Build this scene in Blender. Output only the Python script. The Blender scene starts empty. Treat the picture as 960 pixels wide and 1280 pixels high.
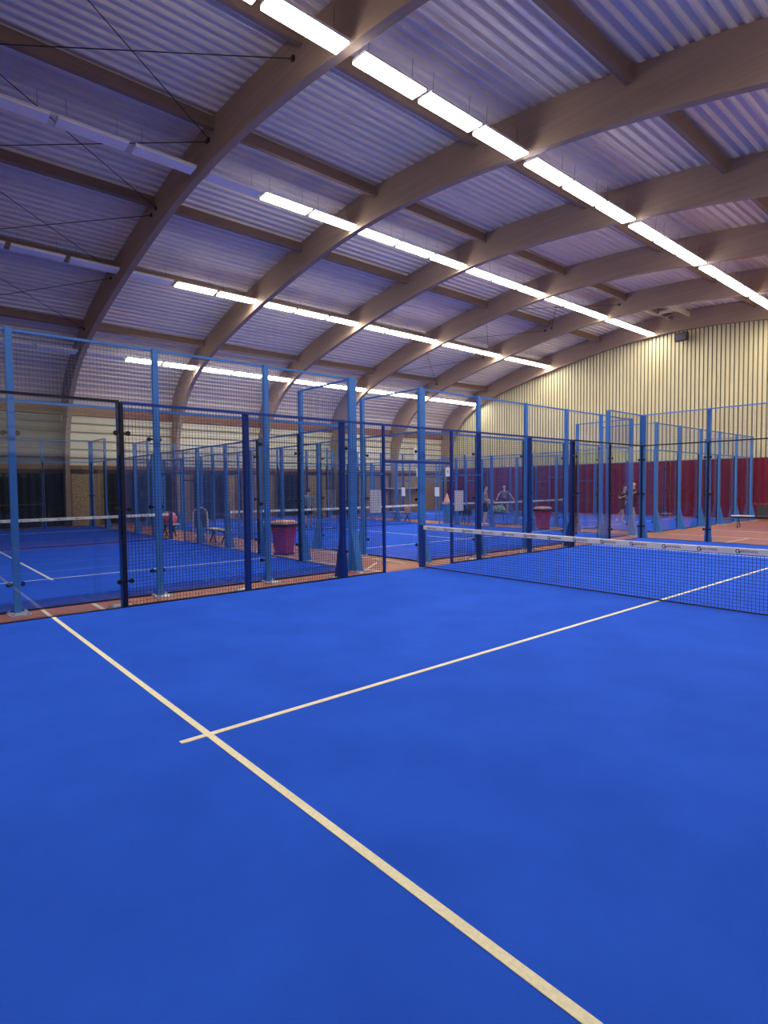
import bpy, bmesh, math, random
from mathutils import Vector, Matrix
random.seed(7)
C = bpy.context.scene.collection
V = Vector

# ------------------------------------------------------------------ helpers
class MB:
    """collects shapes for ONE mesh object"""
    def __init__(s): s.v = []; s.f = []; s.sm = False
    def box(s, a, b):
        x0, y0, z0 = a; x1, y1, z1 = b; n = len(s.v)
        s.v += [(x0,y0,z0),(x1,y0,z0),(x1,y1,z0),(x0,y1,z0),(x0,y0,z1),(x1,y0,z1),(x1,y1,z1),(x0,y1,z1)]
        s.f += [tuple(n+i for i in q) for q in ((0,3,2,1),(4,5,6,7),(0,1,5,4),(1,2,6,5),(2,3,7,6),(3,0,4,7))]
        return s
    def prism(s, pts, d):
        """closed polygon pts (3D) extruded by vector d"""
        n = len(s.v); k = len(pts); d = V(d)
        s.v += [tuple(p) for p in pts] + [tuple(V(p)+d) for p in pts]
        s.f.append(tuple(range(n+k-1, n-1, -1))); s.f.append(tuple(range(n+k, n+2*k)))
        for i in range(k):
            j = (i+1) % k; s.f.append((n+i, n+j, n+k+j, n+k+i))
        return s
    def bar(s, a, b, w, h=None, sides=4, caps=True):
        a = V(a); b = V(b); h = w if h is None else h
        t = (b-a).normalized(); up = V((0,0,1)) if abs(t.z) < .95 else V((1,0,0))
        r = t.cross(up).normalized(); u = r.cross(t)
        n = len(s.v)
        off = math.pi/4 if sides == 4 else 0
        k = math.sqrt(2) if sides == 4 else 1
        for p in (a, b):
            for i in range(sides):
                an = off + 2*math.pi*i/sides
                s.v.append(tuple(p + r*math.cos(an)*w/2*k + u*math.sin(an)*h/2*k))
        for i in range(sides):
            j = (i+1) % sides; s.f.append((n+i, n+j, n+sides+j, n+sides+i))
        if caps: s.f.append(tuple(n+i for i in range(sides-1,-1,-1))); s.f.append(tuple(n+sides+i for i in range(sides)))
        return s
    def lathe(s, prof, c=(0,0,0), n=16, sx=1, sy=1):
        b = len(s.v)
        for r, z in prof:
            for i in range(n):
                a = 2*math.pi*i/n; s.v.append((c[0]+r*math.cos(a)*sx, c[1]+r*math.sin(a)*sy, c[2]+z))
        for k in range(len(prof)-1):
            for i in range(n):
                j = (i+1) % n; s.f.append((b+k*n+i, b+k*n+j, b+(k+1)*n+j, b+(k+1)*n+i))
        s.f.append(tuple(b+i for i in range(n-1,-1,-1))); m = b+(len(prof)-1)*n
        s.f.append(tuple(m+i for i in range(n)))
        return s
    def xf(s, M):
        s.v = [tuple(M @ V(p)) for p in s.v]; return s
    def build(s, name, mat, parent=None, smooth=False):
        me = bpy.data.meshes.new(name); me.from_pydata(s.v, [], s.f); me.update()
        if mat: me.materials.append(mat)
        if smooth:
            for p in me.polygons: p.use_smooth = True
        o = bpy.data.objects.new(name, me); C.objects.link(o)
        if parent: o.parent = parent
        return o

def tag(o, label=None, cat=None, group=None, kind=None):
    if label: o['label'] = label
    if cat: o['category'] = cat
    if group: o['group'] = group
    if kind: o['kind'] = kind
    return o
def empty(name, loc=(0,0,0), rz=0):
    o = bpy.data.objects.new(name, None); C.objects.link(o); o.location = loc; o.rotation_euler.z = rz
    o.empty_display_size = .2
    return o
def copy_tree(o, parent=None):
    c = o.copy(); C.objects.link(c)
    if parent: c.parent = parent
    for ch in list(o.children): copy_tree(ch, c)
    return c
def part(name, src, parent, loc=(0,0,0), rz=0):
    """a part that shares the mesh of src"""
    o = bpy.data.objects.new(name, src.data if hasattr(src, 'data') else src); C.objects.link(o)
    o.parent = parent; o.location = loc; o.rotation_euler.z = rz
    return o

# ------------------------------------------------------------------ materials
def mat(name, col, rough=.5, metal=0, spec=.5, noise=None, bump=None, emit=None):
    m = bpy.data.materials.new(name); m.use_nodes = True; nt = m.node_tree; b = nt.nodes['Principled BSDF']
    b.inputs['Base Color'].default_value = (*col, 1); b.inputs['Roughness'].default_value = rough
    b.inputs['Metallic'].default_value = metal; b.inputs['Specular IOR Level'].default_value = spec
    if emit:
        b.inputs['Emission Color'].default_value = (*emit[0], 1); b.inputs['Emission Strength'].default_value = emit[1]
    if noise or bump:
        tc = nt.nodes.new('ShaderNodeTexCoord'); mp = nt.nodes.new('ShaderNodeMapping')
        nt.links.new(tc.outputs['Object'], mp.inputs[0])
    if noise:   # (scale vec, scale, detail, colour b, lo, hi)
        sc, s0, det, c2, lo, hi = noise
        mp.inputs['Scale'].default_value = sc
        n = nt.nodes.new('ShaderNodeTexNoise'); n.inputs['Scale'].default_value = s0; n.inputs['Detail'].default_value = det
        r = nt.nodes.new('ShaderNodeValToRGB'); r.color_ramp.elements[0].position = lo; r.color_ramp.elements[1].position = hi
        r.color_ramp.elements[0].color = (*col, 1); r.color_ramp.elements[1].color = (*c2, 1)
        nt.links.new(mp.outputs[0], n.inputs[0]); nt.links.new(n.outputs[0], r.inputs[0]); nt.links.new(r.outputs[0], b.inputs['Base Color'])
    if bump:    # (scale, strength, distance)
        n2 = nt.nodes.new('ShaderNodeTexNoise'); n2.inputs['Scale'].default_value = bump[0]; n2.inputs['Detail'].default_value = 3
        bp = nt.nodes.new('ShaderNodeBump'); bp.inputs['Strength'].default_value = bump[1]; bp.inputs['Distance'].default_value = bump[2]
        nt.links.new(tc.outputs['Object'], n2.inputs[0]); nt.links.new(n2.outputs[0], bp.inputs['Height']); nt.links.new(bp.outputs[0], b.inputs['Normal'])
    return m
M = {}
M['turf'] = mat('blue_turf', (.016,.088,.60), .95, spec=.12, noise=((1,1,1), 1.3, 12, (.022,.108,.70), .3, .7), bump=(160, .5, .004))
M['line_cream'] = mat('cream_turf_line', (.95,.88,.62), .9, spec=.1, noise=((1,1,1), 60, 4, (.82,.76,.54), .35, .7), bump=(160,.5,.004))
M['line_white'] = mat('white_turf_line', (.78,.78,.74), .9, spec=.1)
M['clay'] = mat('terracotta_floor', (.35,.125,.075), .55, spec=.35, noise=((1,1,1), .8, 8, (.40,.145,.09), .3, .7))
M['mark'] = mat('painted_floor_line', (.72,.66,.55), .6)
M['timber'] = mat('laminated_timber', (.34,.24,.18), .6, spec=.3, noise=((.25,9,9), 1.2, 5, (.40,.285,.215), .3, .7))
M['purlin'] = mat('purlin_timber', (.24,.16,.115), .65, spec=.3, noise=((6,.3,6), 1.5, 5, (.29,.195,.145), .3, .7))
M['roof'] = mat('lilac_grey_sheet', (.74,.67,.61), .38, spec=.6, noise=((.3,3,1), 1.0, 4, (.78,.71,.65), .3, .7))
M['siding'] = mat('cream_siding', (.74,.68,.50), .5, spec=.4, noise=((1,.4,.4), 1.0, 3, (.80,.74,.56), .3, .7))
M['siding_end'] = mat('yellow_cream_siding', (.66,.60,.36), .45, spec=.4, noise=((1,1,.15), 1.0, 4, (.70,.64,.41), .3, .7))
M['siding_shade_tint'] = mat('shade_tinted_siding', (.26,.25,.23), .5, spec=.4)  # darker copy of the siding, shade of the unlit bays put into the colour
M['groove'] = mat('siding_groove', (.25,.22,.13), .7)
M['osb'] = mat('strand_board', (.46,.31,.17), .75, noise=((1,1,1), 14, 6, (.26,.16,.085), .42, .62))
M['black'] = mat('black_plastic', (.012,.012,.014), .5)
M['curtain_black'] = mat('black_curtain', (.012,.014,.02), .9)
M['burgundy'] = mat('burgundy_fabric', (.155,.010,.028), .8, spec=.15, noise=((2,1,.1), 1.2, 4, (.20,.014,.036), .3, .7))
M['brown_rail'] = mat('brown_rail', (.30,.12,.06), .6)
M['steel_light'] = mat('blue_powder_coat', (.055,.22,.62), .35)
M['steel_dark'] = mat('navy_powder_coat', (.012,.055,.29), .35)
M['wire'] = mat('dark_blue_wire', (.012,.035,.15), .35)
M['wire_light'] = mat('blue_wire', (.07,.15,.40), .3)
M['seal'] = mat('black_glass_seal', (.006,.007,.012), .45)
M['netcord'] = mat('black_net_cord', (.008,.010,.03), .8)
M['band'] = mat('white_net_band', (.90,.88,.83), .7, noise=((1,1,1), 4, 4, (.74,.72,.68), .45, .75))
M['ink'] = mat('black_print', (.015,.015,.02), .6)
M['zinc'] = mat('galvanised_plate', (.62,.64,.66), .35, metal=.6)
M['white'] = mat('white_enamel', (.80,.80,.80), .4)
M['housing'] = mat('fixture_housing', (.70,.68,.72), .45)
M['lit'] = mat('lit_diffuser', (.9,.9,.88), .5, emit=((1.0,.93,.80), 19.0))
M['unlit'] = mat('unlit_diffuser', (.88,.86,.95), .35)
M['bin'] = mat('crimson_plastic', (.42,.012,.045), .45)
M['salmon'] = mat('salmon_bag_plastic', (.80,.36,.27), .5)
M['seat'] = mat('cream_plank', (.72,.64,.48), .55)
M['skin'] = mat('skin', (.58,.34,.24), .55)
M['skin_pale'] = mat('pale_skin', (.72,.47,.37), .55)
M['hair'] = mat('dark_hair', (.012,.010,.010), .6)
M['hair_grey'] = mat('grey_hair', (.5,.46,.42), .6)
M['shirt_blue'] = mat('grey_blue_cotton', (.17,.24,.34), .85)
M['shirt_grey'] = mat('grey_cotton', (.26,.26,.32), .85)
M['shirt_mauve'] = mat('mauve_grey_cotton', (.22,.18,.26), .85)
M['shirt_black'] = mat('black_cotton', (.018,.016,.02), .85)
M['shirt_brown'] = mat('dark_maroon_cotton', (.075,.03,.04), .85)
M['shorts_dark'] = mat('dark_shorts', (.012,.016,.03), .85)
M['shoe'] = mat('white_shoe', (.75,.75,.75), .6)
M['racket'] = mat('yellow_white_racket_face', (.75,.78,.35), .5)
M['green'] = mat('green_bag_fabric', (.10,.30,.20), .8, noise=((1,1,1), 9, 3, (.45,.5,.45), .5, .56))
M['pink'] = mat('coral_pink_fabric', (.75,.16,.20), .7)
M['blue_fabric'] = mat('royal_blue_fabric', (.02,.04,.35), .7)
M['mesh_back'] = mat('grey_mesh_fabric', (.10,.09,.14), .8)
M['paper'] = mat('white_board', (.93,.93,.93), .5)

def glass():
    m = bpy.data.materials.new('toughened_glass'); m.use_nodes = True; nt = m.node_tree; nt.nodes.clear()
    o = nt.nodes.new('ShaderNodeOutputMaterial'); mx = nt.nodes.new('ShaderNodeMixShader')
    t = nt.nodes.new('ShaderNodeBsdfTransparent'); t.inputs[0].default_value = (.93,.955,.965,1)
    g = nt.nodes.new('ShaderNodeBsdfGlossy'); g.inputs['Roughness'].default_value = 0.01; g.inputs[0].default_value = (1,1,1,1)
    # reflectance of a clear sheet: .04 + .96 (1 - |cos|)^5, alike on both faces
    ge = nt.nodes.new('ShaderNodeNewGeometry'); dp = nt.nodes.new('ShaderNodeVectorMath'); dp.operation = 'DOT_PRODUCT'
    nt.links.new(ge.outputs['Incoming'], dp.inputs[0]); nt.links.new(ge.outputs['Normal'], dp.inputs[1])
    def mth(op, a, b=None):
        n = nt.nodes.new('ShaderNodeMath'); n.operation = op
        for i, q in enumerate((a, b)):
            if q is None: continue
            if isinstance(q, (int, float)): n.inputs[i].default_value = q
            else: nt.links.new(q, n.inputs[i])
        return n.outputs[0]
    ab = mth('ABSOLUTE', dp.outputs['Value']); fr = mth('ADD', mth('MULTIPLY', mth('POWER', mth('SUBTRACT', 1.0, ab), 5.0), .96), .04)
    nt.links.new(fr, mx.inputs[0]); nt.links.new(t.outputs[0], mx.inputs[1]); nt.links.new(g.outputs[0], mx.inputs[2]); nt.links.new(mx.outputs[0], o.inputs[0])
    return m
M['glass'] = glass()

# ------------------------------------------------------------------ hall geometry
YN, YF = -18.0, 24.4                      # near end and far end of the hall
XL, XR = -27.45, 7.05                     # side walls
SOFF = [(-27.0,0),(-27.0,1.8),(-26.85,3.5),(-26.4,5.0),(-25.4,6.35),(-24.0,7.35),(-22.0,8.1),(-19.4,8.75),(-16.5,9.33),(-13.2,9.83),(-10.2,10.02)]
ROOF = [(-27.45,5.0),(-27.35,5.95),(-26.65,6.98),(-25.1,7.95),(-22.5,8.97),(-19.8,9.70),(-16.7,10.28),(-13.2,10.80),(-10.2,11.0)]
AX = -10.2
def catmull(P, n=6):
    out = []
    for i in range(len(P)-1):
        p0 = P[max(i-1,0)]; p1 = P[i]; p2 = P[i+1]; p3 = P[min(i+2, len(P)-1)]
        for k in range(n):
            t = k/n
            out.append(tuple(.5*((2*p1[j]) + (-p0[j]+p2[j])*t + (2*p0[j]-5*p1[j]+4*p2[j]-p3[j])*t*t + (-p0[j]+3*p1[j]-3*p2[j]+p3[j])*t**3) for j in (0,1)))
    out.append(P[-1]); return out
SOFF += [(-7.0,9.88),(-3.7,9.47),(-2.1,9.2),(.4,8.65),(2.6,7.9),(4.6,6.75),(5.9,5.2),(6.45,3.5),(6.6,1.8),(6.6,0)]
ROOF += [(-7.0,10.85),(-3.7,10.48),(-2.15,10.24),(.3,9.76),(3.2,8.85),(5.2,7.8),(6.5,6.6),(6.95,5.8),(7.05,5.0)]
soff = catmull(SOFF); roof = catmull(ROOF)
def roof_z(x):
    for a, b in zip(roof, roof[1:]):
        if a[0] <= x <= b[0]: return a[1] + (b[1]-a[1])*(x-a[0])/(b[0]-a[0]+1e-9)
    return 5
# floor
MB().box((XL-.3, YN-.3, -.2), (XR+.3, YF+.3, 0)).build('floor', M['clay'])['kind'] = 'structure'

# corrugated roof: trapezoid ribs running along the hall
def resample(P, step):
    out = [P[0]]; acc = 0
    for a, b in zip(P, P[1:]):
        L = math.dist(a, b); t = step-acc
        while t <= L:
            out.append((a[0]+(b[0]-a[0])*t/L, a[1]+(b[1]-a[1])*t/L)); t += step
        acc = L-(t-step)
    return out
def corrugate(P, pitch, depth, duty=(.12,.38,.5)):
    """P = resampled points at pitch/8 spacing -> list of 2-D points with ribs offset along the normal"""
    Q = resample(P, pitch/8); out = []
    for i, p in enumerate(Q):
        a = Q[max(i-1,0)]; b = Q[min(i+1,len(Q)-1)]
        tx, tz = b[0]-a[0], b[1]-a[1]; l = math.hypot(tx, tz) or 1
        nx, nz = -tz/l, tx/l
        k = i % 8
        d = (0, .15, 1, 1, 1, 1, 1, .15)[k]*depth
        out.append((p[0]+nx*d, p[1]+nz*d))
    return out
def sheet(name, prof, y0, y1, m, thick=.03):
    b = MB(); n = len(prof)
    for y in (y0, y1):
        for x, z in prof: b.v.append((x, y, z))
    for y in (y0, y1):
        for i, (x, z) in enumerate(prof):
            a = prof[max(i-1,0)]; c = prof[min(i+1,n-1)]; l = math.dist(a, c) or 1
            b.v.append((x-(c[1]-a[1])/l*thick, y, z+(c[0]-a[0])/l*thick))
    for i in range(n-1):
        b.f.append((i, i+1, n+i+1, n+i)); b.f.append((2*n+i, 3*n+i, 3*n+i+1, 2*n+i+1))
    return b.build(name, m)
rp = corrugate(roof, .28, .07)
sheet('ceiling', rp, YN-.1, YF+.1, M['roof'])['kind'] = 'structure'

# side walls: horizontal siding above z 2.9
def side_wall(name, x, s, ya=YN, yb=YF, m=None):
    """siding boards with recessed grooves; s = +1 outward direction sign"""
    b = MB(); z = 2.9
    zs = []
    prof = []
    while z < 5.15:
        prof += [(0, z), (0, z+.33), (.045, z+.355), (.045, z+.40)]; z += .42
    n = len(prof)
    for y in (ya, yb):
        for d, zz in prof: b.v.append((x+s*d, y, zz))
    for i in range(n-1): b.f.append((i, i+1, n+i+1, n+i))
    o = b.build(name, m or M['siding'])
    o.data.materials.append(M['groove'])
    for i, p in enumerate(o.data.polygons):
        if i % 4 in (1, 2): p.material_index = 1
    b2 = MB().box((x+s*.06, ya, 2.9), (x+s*.2, yb, z)); w = b2.build('wall_backing', M['siding']); w.parent = o
    o['kind'] = 'structure'
    return o
side_wall('wall_left', XL, -1, -2.1, YF); side_wall('wall_left_shade_tint', XL, -1, YN, -2.1, M['siding_shade_tint']); side_wall('wall_right', XR, 1)  # left wall before the second arch uses the siding with painted-in shade
MB().box((XR, YN, 0), (XR+.2, YF, 2.9)).build('wall_right_plinth', M['curtain_black'])['kind'] = 'structure'

# lower part of the long side wall: board infill and black curtains between y positions
MB().box((XL-.25, YN, 0), (XL-.05, YF, 2.9)).build('wall_left_plinth', M['curtain_black'])['kind'] = 'structure'
MB().box((XL-.05, YN, 2.72), (XL+.12, YF, 2.92)).build('trim_1', M['brown_rail'])['kind'] = 'structure'
MB().box((XL-.05, YN, 2.52), (XL+.06, YF, 2.72)).build('trim_2', mat('dark_band', (.06,.035,.03), .7))['kind'] = 'structure'
MB().box((XL-.05, YN, 5.35), (XL+.10, YF, 5.75)).build('trim_3', mat('red_brown_rail', (.36,.17,.10), .6, noise=((1,1,1),12,4,(.26,.12,.07),.4,.6)))['kind'] = 'structure'
osb_runs = [(-1.75,-.40,'beside the first arch past the black curtain'),(3.2,4.2,'behind the second arch'),(6.35,6.85,'the narrow one beside a black curtain'),
            (7.3,9.4,'between the black curtains at mid hall'),(11.6,13.5,'behind the third arch'),(14.2,18.6,'the long one towards the end wall'),(19.4,24.2,'in the corner with the end wall')]
for a, b_, t in osb_runs:
    o = MB().box((XL-.05, a, 0), (XL+.03, b_, 2.52)).build('strand_board_panel', M['osb'])
    tag(o, 'brown strand board panel, ' + t, 'wall panel', 'strand board panels along the side wall')
    MB().box((XL+.03, a-.09, 0), (XL+.10, a+.0, 2.52)).build('panel_frame', M['brown_rail'], o); MB().box((XL+.03, b_, 0), (XL+.10, b_+.09, 2.52)).build('panel_frame', M['brown_rail'], o)
def curtain(name, a, b_, axis, at, z0, z1, m, amp, pitch, sgn):
    """hanging curtain with real folds and thickness"""
    b = MB(); n = int((b_-a)/pitch*8); k = 0; row = []
    ph = random.random()*6
    for i in range(n+1):
        s = a+(b_-a)*i/n; d = amp*(math.sin(s/pitch*2*math.pi+ph)+.35*math.sin(s/pitch*2.3+ph*2))
        row.append((s, d))
    for th in (0, .02):
        for z in (z0, z1):
            for s, d in row:
                q = at+sgn*(amp*1.4+d+th)
                b.v.append((s, q, z) if axis == 'x' else (q, s, z))
    m_ = n+1
    for i in range(n):
        b.f.append((i, i+1, m_+i+1, m_+i)); b.f.append((2*m_+i, 3*m_+i, 3*m_+i+1, 2*m_+i+1))
        b.f.append((m_+i, m_+i+1, 3*m_+i+1, 3*m_+i))
    b.f.append((0, m_, 3*m_, 2*m_)); b.f.append((n, 2*m_+n, 3*m_+n, m_+n))
    return b.build(name, m)
for a, b_, t in ((-17,-7.3,'far along the unlit bays'),(-7.2,-2.15,'in the unlit bay before the first arch'),(-.25,3.0,'between the first two arches'),(4.35,6.2,'just past the second arch'),
                 (9.55,11.45,'between two strand board panels at mid hall'),(13.7,14.1,'the narrow strip beside the fourth arch')):
    o = curtain('black_curtain', a, b_, 'y', XL-.03, .03, 2.50, M['curtain_black'], .03, .35, 1)
    tag(o, 'black curtain on the side wall, ' + t, 'curtain', 'black curtains on the side wall')

# end wall: vertical ribbed siding under the last arch, closed near end wall
def end_wall(name, y, s, m):
    b = MB(); x = XL
    xs = []
    while x < XR: xs += [(x, 0), (x+.145, 0), (x+.165, .05), (x+.19, .05)]; x += .21
    n = len(xs)
    for x_, d in xs: b.v.append((x_, y+s*d, 0))
    for x_, d in xs: b.v.append((x_, y+s*d, max(2.9, roof_z(x_)) if XL < x_ < XR else 5))
    for i in range(n-1): b.f.append((i, i+1, n+i+1, n+i))
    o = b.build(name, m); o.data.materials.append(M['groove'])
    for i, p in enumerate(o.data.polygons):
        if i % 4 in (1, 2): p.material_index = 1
    o['kind'] = 'structure'
    cut = [(x_, z_) for x_, z_ in roof]
    pts = [(XL-.05, y+s*.07, 0)] + [(p[0], y+s*.07, p[1]+.1) for p in roof] + [(XR+.05, y+s*.07, 0)]
    w = MB().prism(pts, (0, s*.15, 0)).build('wall_backing', m, o)
    return o
end_wall('wall_back', YF, 1, M['siding_end']); end_wall('wall_front', YN, -1, M['siding'])
xs = [XL+.2, -23.3, -19.0, -14.6, -10.2, -7.2, -2.9, 1.5, XR-.2]
names = ['in the corner with the arched side wall','second panel from the side wall corner','third panel from the side wall corner','fourth panel from the side wall corner',
 'fifth panel, behind two players in black','narrow panel behind the corner of the last court','brightest panel above the black chairs','last panel but one, beyond the chairs','last panel by the far side wall']
for i in range(len(xs)-1):
    o = curtain('burgundy_curtain', xs[i]+.02, xs[i+1]-.02, 'x', YF-.02, .02, 3.05, M['burgundy'], .028, .42, -1)
    tag(o, 'burgundy end wall curtain, ' + names[i], 'curtain', 'burgundy curtains on the end wall')

# ------------------------------------------------------------------ arches
AY = [-7.25, -2.0, 3.25, 8.5, 13.75, 19.0, 24.17]
anames = ['the first one, above the unlit bays','the dark one beside the unlit bay','second one past the unlit bays','third one past the unlit bays','middle one between the cable braced bays','last but one before the end wall','last one, standing against the end wall']
def outer_of(p, i):
    # matching point on the outer line
    a = soff[max(i-1,0)]; b = soff[min(i+1,len(soff)-1)]; tx, tz = b[0]-a[0], b[1]-a[1]; l = math.hypot(tx, tz)
    nx, nz = -tz/l, tx/l
    d = .3
    while d < 1.5 and (p[1]+nz*d) < roof_z(min(max(p[0]+nx*d, XL), XR))-.004: d += .01
    if p[1] < 5.2: d = .86
    x, z = p[0]+nx*d, p[1]+nz*d
    if p[1] < 5.2:
        x = max(x, XL+.02) if p[0] < AX else min(x, XR-.02)
    x = min(max(x, XL+.02), XR-.02)
    return x, min(z, roof_z(x)-.0) if z > 4.9 else z
for k, y in enumerate(AY):
    b = MB(); n = len(soff); w = .10
    out = [outer_of(p, i) for i, p in enumerate(soff)]
    for yy in (y-w, y+w):
        for x, z in soff: b.v.append((x, yy, z))
        for x, z in out: b.v.append((x, yy, z))
    for i in range(n-1):
        b.f.append((i, n+i, n+i+1, i+1)); b.f.append((2*n+i, 2*n+i+1, 3*n+i+1, 3*n+i))
        b.f.append((i, i+1, 2*n+i+1, 2*n+i)); b.f.append((n+i, 3*n+i, 3*n+i+1, n+i+1))
    b.f.append((0, 2*n, 3*n, n)); b.f.append((n-1, 2*n-1, 4*n-1, 3*n-1))
    o = b.build('roof_arch', M['timber'])
    tag(o, 'curved brown timber roof arch, ' + anames[k], 'roof arch', 'laminated timber roof arches')
    for sx in (-1, 1):
        x0 = -27.0 if sx < 0 else 6.6
        MB().box((x0-.02, y-.13, 0), (x0+.02, y+.13, .28)).build('foot_plate', M['black'], o)

# purlins, one timber per bay
PX = [-23.0, -18.7, -14.4, -10.15, -6.1, -2.05, 2.7]
ords = ['lowest','second lowest','third lowest','topmost','fifth','sixth','seventh']
bays = ['unlit bay','first bay past unlit bay','middle bay','third bay from end wall','second bay from end wall','bay against end wall']
for j, x in enumerate(PX):
    z = roof_z(x)-.03
    sl = math.atan2(roof_z(x+.3)-roof_z(x-.3), .6)
    for k in range(len(AY)-1):
        L = AY[k+1]-AY[k]-.2
        b = MB().box((-.07, 0, -.30), (.07, L, 0)); b.xf(Matrix.Rotation(-sl, 4, 'Y'))
        o = b.build('purlin', M['purlin']); o.location = (x, AY[k]+.1, z)
        tag(o, f'dark timber purlin, {ords[j]} line up the curve, {bays[k]}', 'purlin', 'timber purlins between the arches')

# bracing cables: crossed pair in a cell
def cables(k, cells):
    for (xa, xb, nm) in cells:
        za, zb = roof_z(xa)-.46, roof_z(xb)-.46
        y0, y1 = AY[k]+.12, AY[k+1]-.12
        r = empty('cable_brace', (0,0,0))
        MB().bar((xa,y0,za),(xb,y1,zb),.022,sides=6).build('cable', M['black'], r)
        MB().bar((xa,y1,za+.03),(xb,y0,zb+.03),.022,sides=6).build('cable', M['black'], r)
        for (px, py, pz) in ((xa,y0,za),(xb,y1,zb),(xa,y1,za),(xb,y0,zb)):
            MB().box((px-.04,py-.03,pz-.04),(px+.04,py+.03,pz+.05)).build('anchor', M['black'], r)
        tag(r, 'crossed black roof cables, ' + nm, 'bracing cable', 'crossed bracing cables')
cables(0, [(-10.4,-6.4,'upper cell of the unlit bay'),(-14.2,-10.5,'cell below the top of the unlit bay'),(-18.5,-14.6,'middle cell of the unlit bay'),(-22.8,-18.9,'lower cell of the unlit bay')])
cables(4, [(-14.2,-10.4,'upper cell of the bay before the last'),(-18.5,-14.6,'middle cell of the bay before the last'),(-22.8,-18.9,'lower cell of the bay before the last')])

# roof hatch frame near the end wall
r = empty('roof_hatch_frame')
zt = roof_z(-9)-.34
MB().box((-10.05,22.35,zt),(-9.2,22.45,zt+.16)).build('cross_timber', M['seat'], r)
MB().box((-9.2,21.0,zt-.02),(-9.1,23.9,zt+.16)).build('side_timber', M['seat'], r)
MB().box((-10.05,23.1,zt-.02),(-9.2,23.2,zt+.12)).build('cross_timber', M['purlin'], r)
tag(r, 'pale timber frame of a roof hatch beside the end wall arch', 'hatch frame')
o = MB().box((-.32,-.12,0),(.32,.12,.42)).build('wall_loudspeaker', M['black']); o.location = (-9.55, YF-.44, 9.42)
MB().box((-.27,-.135,.05),(.27,-.12,.37)).build('grille', M['mesh_back'], o)
MB().box((-.05,.12,.1),(.05,.42,.3)).build('bracket', M['black'], o)
tag(o, 'black box loudspeaker high on the end wall under the arch', 'loudspeaker')

# ------------------------------------------------------------------ light fittings
LROWS = [(-23.8,7.60,'lowest row'),(-17.8,9.33,'second lowest row'),(-11.2,10.06,'crown row'),(-4.66,9.51,'row past the crown'),(2.0,8.45,'fifth row')]
FL = 1.53
def make_fixture(lit):
    r = empty('strip_light')
    MB().box((-.20,-FL/2,.035),(.20,FL/2,.085)).build('housing', M['housing'], r)
    MB().box((-.195,-FL/2+.01,.002),(.195,FL/2-.01,.035)).build('diffuser', M['lit'] if lit else M['unlit'], r)
    for s in (-1,1):
        MB().bar((0,s*.55,.085),(0,s*.55,.60),.008,sides=5).build('hanging_wire', M['black'], r)
    return r
protos = {True: make_fixture(True), False: make_fixture(False)}
used = {True: 0, False: 0}
for j, (x, z, nm) in enumerate(LROWS):
    for k in range(-2, 6):
        y0 = AY[0]-5.25*(-k) if k < 0 else AY[k]
        y1 = y0+5.25
        if k == 5: y1 = AY[6]
        for q in range(3):
            y = y0+.10+.08+FL/2+q*((y1-y0-.2-.16-FL)/2)
            if y < YN+1: continue
            lit = (j == 3) or (j == 4 and y > -7.3) or y > -.2
            if j == 4 and not (y > YN): continue
            if j < 3 and y < -12.6: continue
            o = protos[lit] if not used[lit] else copy_tree(protos[lit]); used[lit] = 1
            sl = math.atan2(roof_z(x+.3)-roof_z(x-.3), .6)
            o.location = (x, y, z); o.rotation_euler.y = -sl*.6
            bay = bays[k] if k >= 0 else ('second bay before unlit bay' if k == -2 else 'bay before unlit bay')
            where = ('first of three','middle of three','last of three')[q]
            tag(o, f'{"glowing white" if lit else "unlit pale"} strip light, {nm}, {bay}, {where}', 'strip light', 'strip lights ' + nm)

# ------------------------------------------------------------------ fences
def post_mesh(h, w, d, flare=True):
    """steel post standing outside the fence plane (local y>0 = outward), with a tapered gusset foot"""
    b = MB().box((-w/2,.035,0),(w/2,.035+d,h))
    if flare:
        b.prism([(-w/2+.01,.035+d,0),(-w/2+.01,.035+d+.20,0),(-w/2+.01,.035+d+.17,.12),(-w/2+.01,.035+d,.85)], (w-.02,0,0))
        b.prism([(-w/2-.05,.045,0),(-w/2,.045,.75),(w/2,.045,.75),(w/2+.05,.045,0)], (0,d-.02,0))
    return b
def mesh_panel(L, z0, z1, th, nx=None):
    b = MB(); p = .05
    n = int(round(L/p)); m = int(round((z1-z0)/p))
    for i in range(n+1):
        x = L*i/n; b.bar((x,0,z0),(x,0,z1),th,caps=False)
    for i in range(m+1):
        z = z0+(z1-z0)*i/m; b.bar((0,.004,z),(L,.004,z),th,caps=False)
    return b
cache = {}
def cached(key, fn, m):
    if key not in cache:
        b = fn(); me = bpy.data.meshes.new(key); me.from_pydata(b.v, [], b.f); me.materials.append(m); me.update(); cache[key] = me
    return cache[key]
def clip_mb():
    b = MB()
    for s in (-1, 1):
        b.lathe([(.035,-.012),(.038,0),(.03,.014)], n=10)
        m = Matrix.Translation((s*.085,-.02,0)) @ Matrix.Rotation(math.pi/2,4,'X')
        k = len(b.v)-30
        b.v[k:] = [tuple(m @ V(p)) for p in b.v[k:]]
    b.box((-.07,-.008,-.014),(.07,.03,.014))
    return b
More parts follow.
